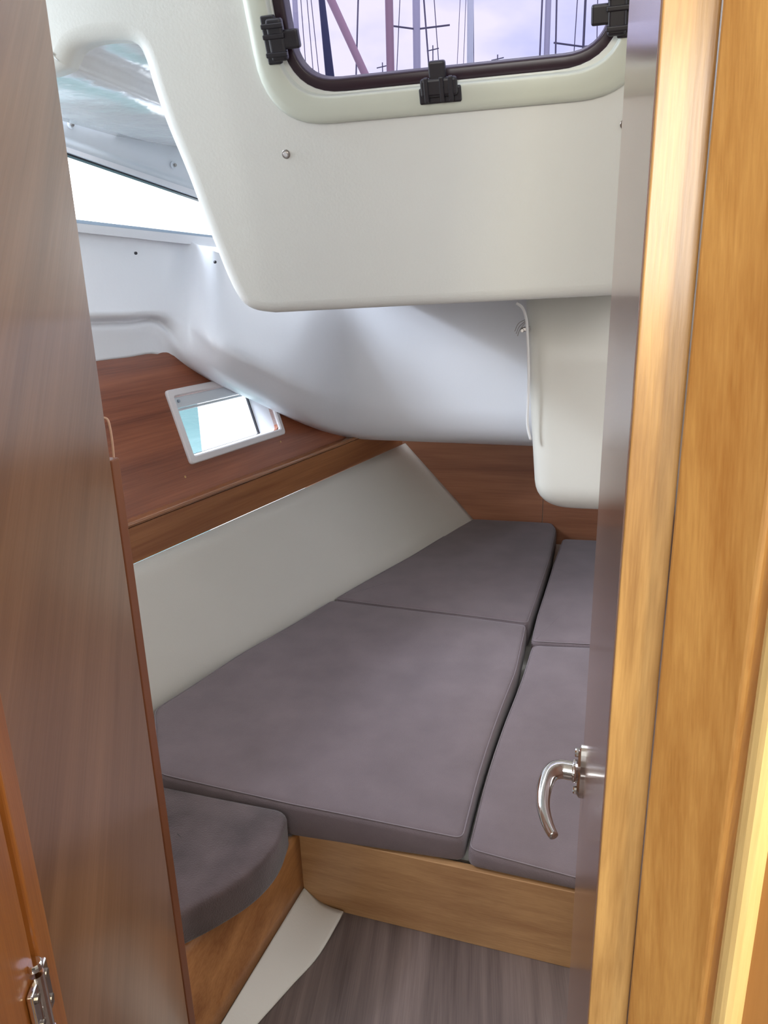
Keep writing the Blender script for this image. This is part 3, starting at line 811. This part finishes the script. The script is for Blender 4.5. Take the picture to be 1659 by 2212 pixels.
def boat_hull(bm, c, Lh, Wh, hh_, ang):
    ca, sa_ = math.cos(ang), math.sin(ang); rings_ = []
    for i in range(13):
        t_ = i/12; wv = Wh/2*(1-abs(t_*1.15-.15)**2.6 if t_ > .13 else .9); wv = max(.02, wv)
        pr = []
        for yy, zz_ in ((1, hh_), (.97, hh_*.5), (.8, .0), (.3, -.25), (-.3, -.25), (-.8, 0), (-.97, hh_*.5), (-1, hh_)):
            lx, ly = (t_-.5)*Lh, yy*wv
            pr.append(c+Vector((lx*ca-ly*sa_, lx*sa_+ly*ca, zz_+(t_**2)*.25*(zz_ > .1))))
        rings_.append(ring(bm, pr))
    for a, b_ in zip(rings_, rings_[1:]):
        for j in range(8): bm.faces.new((a[j], a[(j+1) % 8], b_[(j+1) % 8], b_[j]))
    bm.faces.new(rings_[0]); bm.faces.new(rings_[-1][::-1])
def yacht(px_, py_, Y, mast_r, mat, label, sp=None, shrouds=(), ang=1.57, mh=13, boom=None, furl=None):
    p = atY(px_, py_, Y); base = Vector((p.x, p.y, -.35))
    y_ = thing('sailing_yacht', base, label, 'sailing boat', 'sailing yachts behind the hatch')
    bm = bmesh.new(); boat_hull(bm, base, 9.0, 2.3, 1.1, ang); obj('hull', bm, M['yhull'], y_, smooth=False)
    bm = bmesh.new(); ax = Vector((math.cos(ang), math.sin(ang), 0)); ay = Vector((-ax.y, ax.x, 0))
    box_axes(bm, base-ax*2.2-ay*.8+pz*1.0, ax*3.6, ay*1.6, pz*.4, .12); obj('cabin_top', bm, M['yhull'], y_, wn=True)
    bm = bmesh.new(); tube(bm, [base+pz*1.0, base+pz*mh], mast_r, 12); obj('mast', bm, mat, y_, smooth=True)
    for (sx, z_) in (sp or []):                       # spreaders: half length per side and height
        for s in (-1, 1):
            bm = bmesh.new(); e = Vector((1, 0, 0)) if s > 0 else Vector((-.72, -.55, -.0))
            tube(bm, [base+pz*z_, base+pz*(z_+.02)+e*sx], .025, 8); obj('spreader', bm, M['wire'], y_)
    for dx, top_ in shrouds:
        bm = bmesh.new(); tube(bm, [base+pz*1.1+Vector((dx, .3*dx, 0)), base+pz*top_], .014, 6); obj('shroud', bm, M['wire'], y_)
    if boom:
        bm = bmesh.new(); tube(bm, [boom[0], boom[1]], .055, 10); obj('furled_boom', bm, M['mastp'], y_, smooth=True)
    if furl:
        bm = bmesh.new(); tube(bm, [furl[0], furl[0].lerp(furl[1], .5), furl[1]], .1, 10, radii=[.14, .10, .06]); obj('furled_sail', bm, M['sail'], y_, smooth=True)
    return y_
Y1 = 13.0
yacht(842, 80, Y1, .062, M['mastp'], 'yacht with a pinkish mast and a slanting spar, seen through the roof hatch', shrouds=((-.75, 12.5), (.85, 12.5)), boom=(atY(880, 360, 12), atY(690, -55, 11)), mh=14)
yacht(900, 80, 25, .11, M['mastm'], 'yacht with a pale mast and two dark spreaders, seen through the roof hatch', sp=((.98, atY(900, 63, 25).z+.35),), shrouds=((1.1, 16), (-1.0, 16)), mh=18)
yacht(640, 60, 25, .08, M['mastm'], 'yacht with a dark furled sail near the left edge of the roof hatch', shrouds=((1.0, 17), (.4, 16), (.7, 18)), furl=(atY(722, 250, 22), atY(682, -120, 22)), mh=18)
yacht(1016, 80, 37, .14, M['yhull'], 'yacht with a white mast and thin stays right of the hatch middle', shrouds=((-.6, 18), (-.95, 22), (.3, 20)), mh=24)
yacht(1182, 80, 13.5, .045, M['mastm'], 'yacht with a slim pale mast in the right half of the hatch', shrouds=((-.15, 12.5), (.2, 12.5)), mh=14)
yacht(1262, 60, 25, .035, M['wire'], 'yacht with a very thin dark mast at the right end of the hatch', sp=((1.1, atY(1262, 92, 25).z+.25),), shrouds=((-.4, 18), (.6, 18)), mh=18)
for i, (x, y, Y) in enumerate(((935, 98, 56), (1075, 118, 56), (826, 135, 56))):
    p = atY(x, y, Y); base = Vector((p.x, p.y, -.35))
    y_ = thing('distant_mast', base, ['thin distant mast top above the middle latch', 'thin distant mast top right of the middle latch', 'thin distant mast top left of the middle latch'][i], 'mast', 'distant masts')
    bm = bmesh.new(); tube(bm, [base, base+pz*(p.z+.35)], .04, 6); obj('pole', bm, M['wire'], y_)
    bm = bmesh.new(); q = base+pz*(p.z+.05); tube(bm, [q-Vector((.4, 0, 0)), q+Vector((.4, 0, .1))], .035, 6); obj('wind_vane', bm, M['wire'], y_)
    bm = bmesh.new(); boat_hull(bm, base, 9, 2.6, 1.0, 1.57); obj('hull', bm, M['yhull'], y_)

def motorboat(px_, py_, dist, label):
    d = ray(px_, py_); c = CAM+d*dist; base = Vector((c.x, c.y, -.35))
    mb = thing('motor_boat', base, label, 'motor boat', 'motor boats across the water')
    bm = bmesh.new(); boat_hull(bm, base, 9, 3, 1.2, 1.2); obj('hull', bm, M['yhull'], mb)
    ax = Vector((math.cos(1.2), math.sin(1.2), 0)); ay = Vector((-ax.y, ax.x, 0))
    bm = bmesh.new(); box_axes(bm, base-ax*2.5-ay*1+pz*1.2, ax*4.5, ay*2, pz*1.3, .2); obj('cabin', bm, M['yhull'], mb, wn=True)
    for q in range(4):
        bm = bmesh.new(); box_axes(bm, base-ax*(2.2-q*1.05)-ay*1.03+pz*1.6, ax*.8, ay*.02, pz*.55, .01); obj('side_window', bm, M['dark_glass'], mb)
motorboat(250, 500, 13, 'white motor boat with bluish windows seen through the side window, right half')
motorboat(120, 480, 24, 'white motor boat farther off in the left half of the side window')
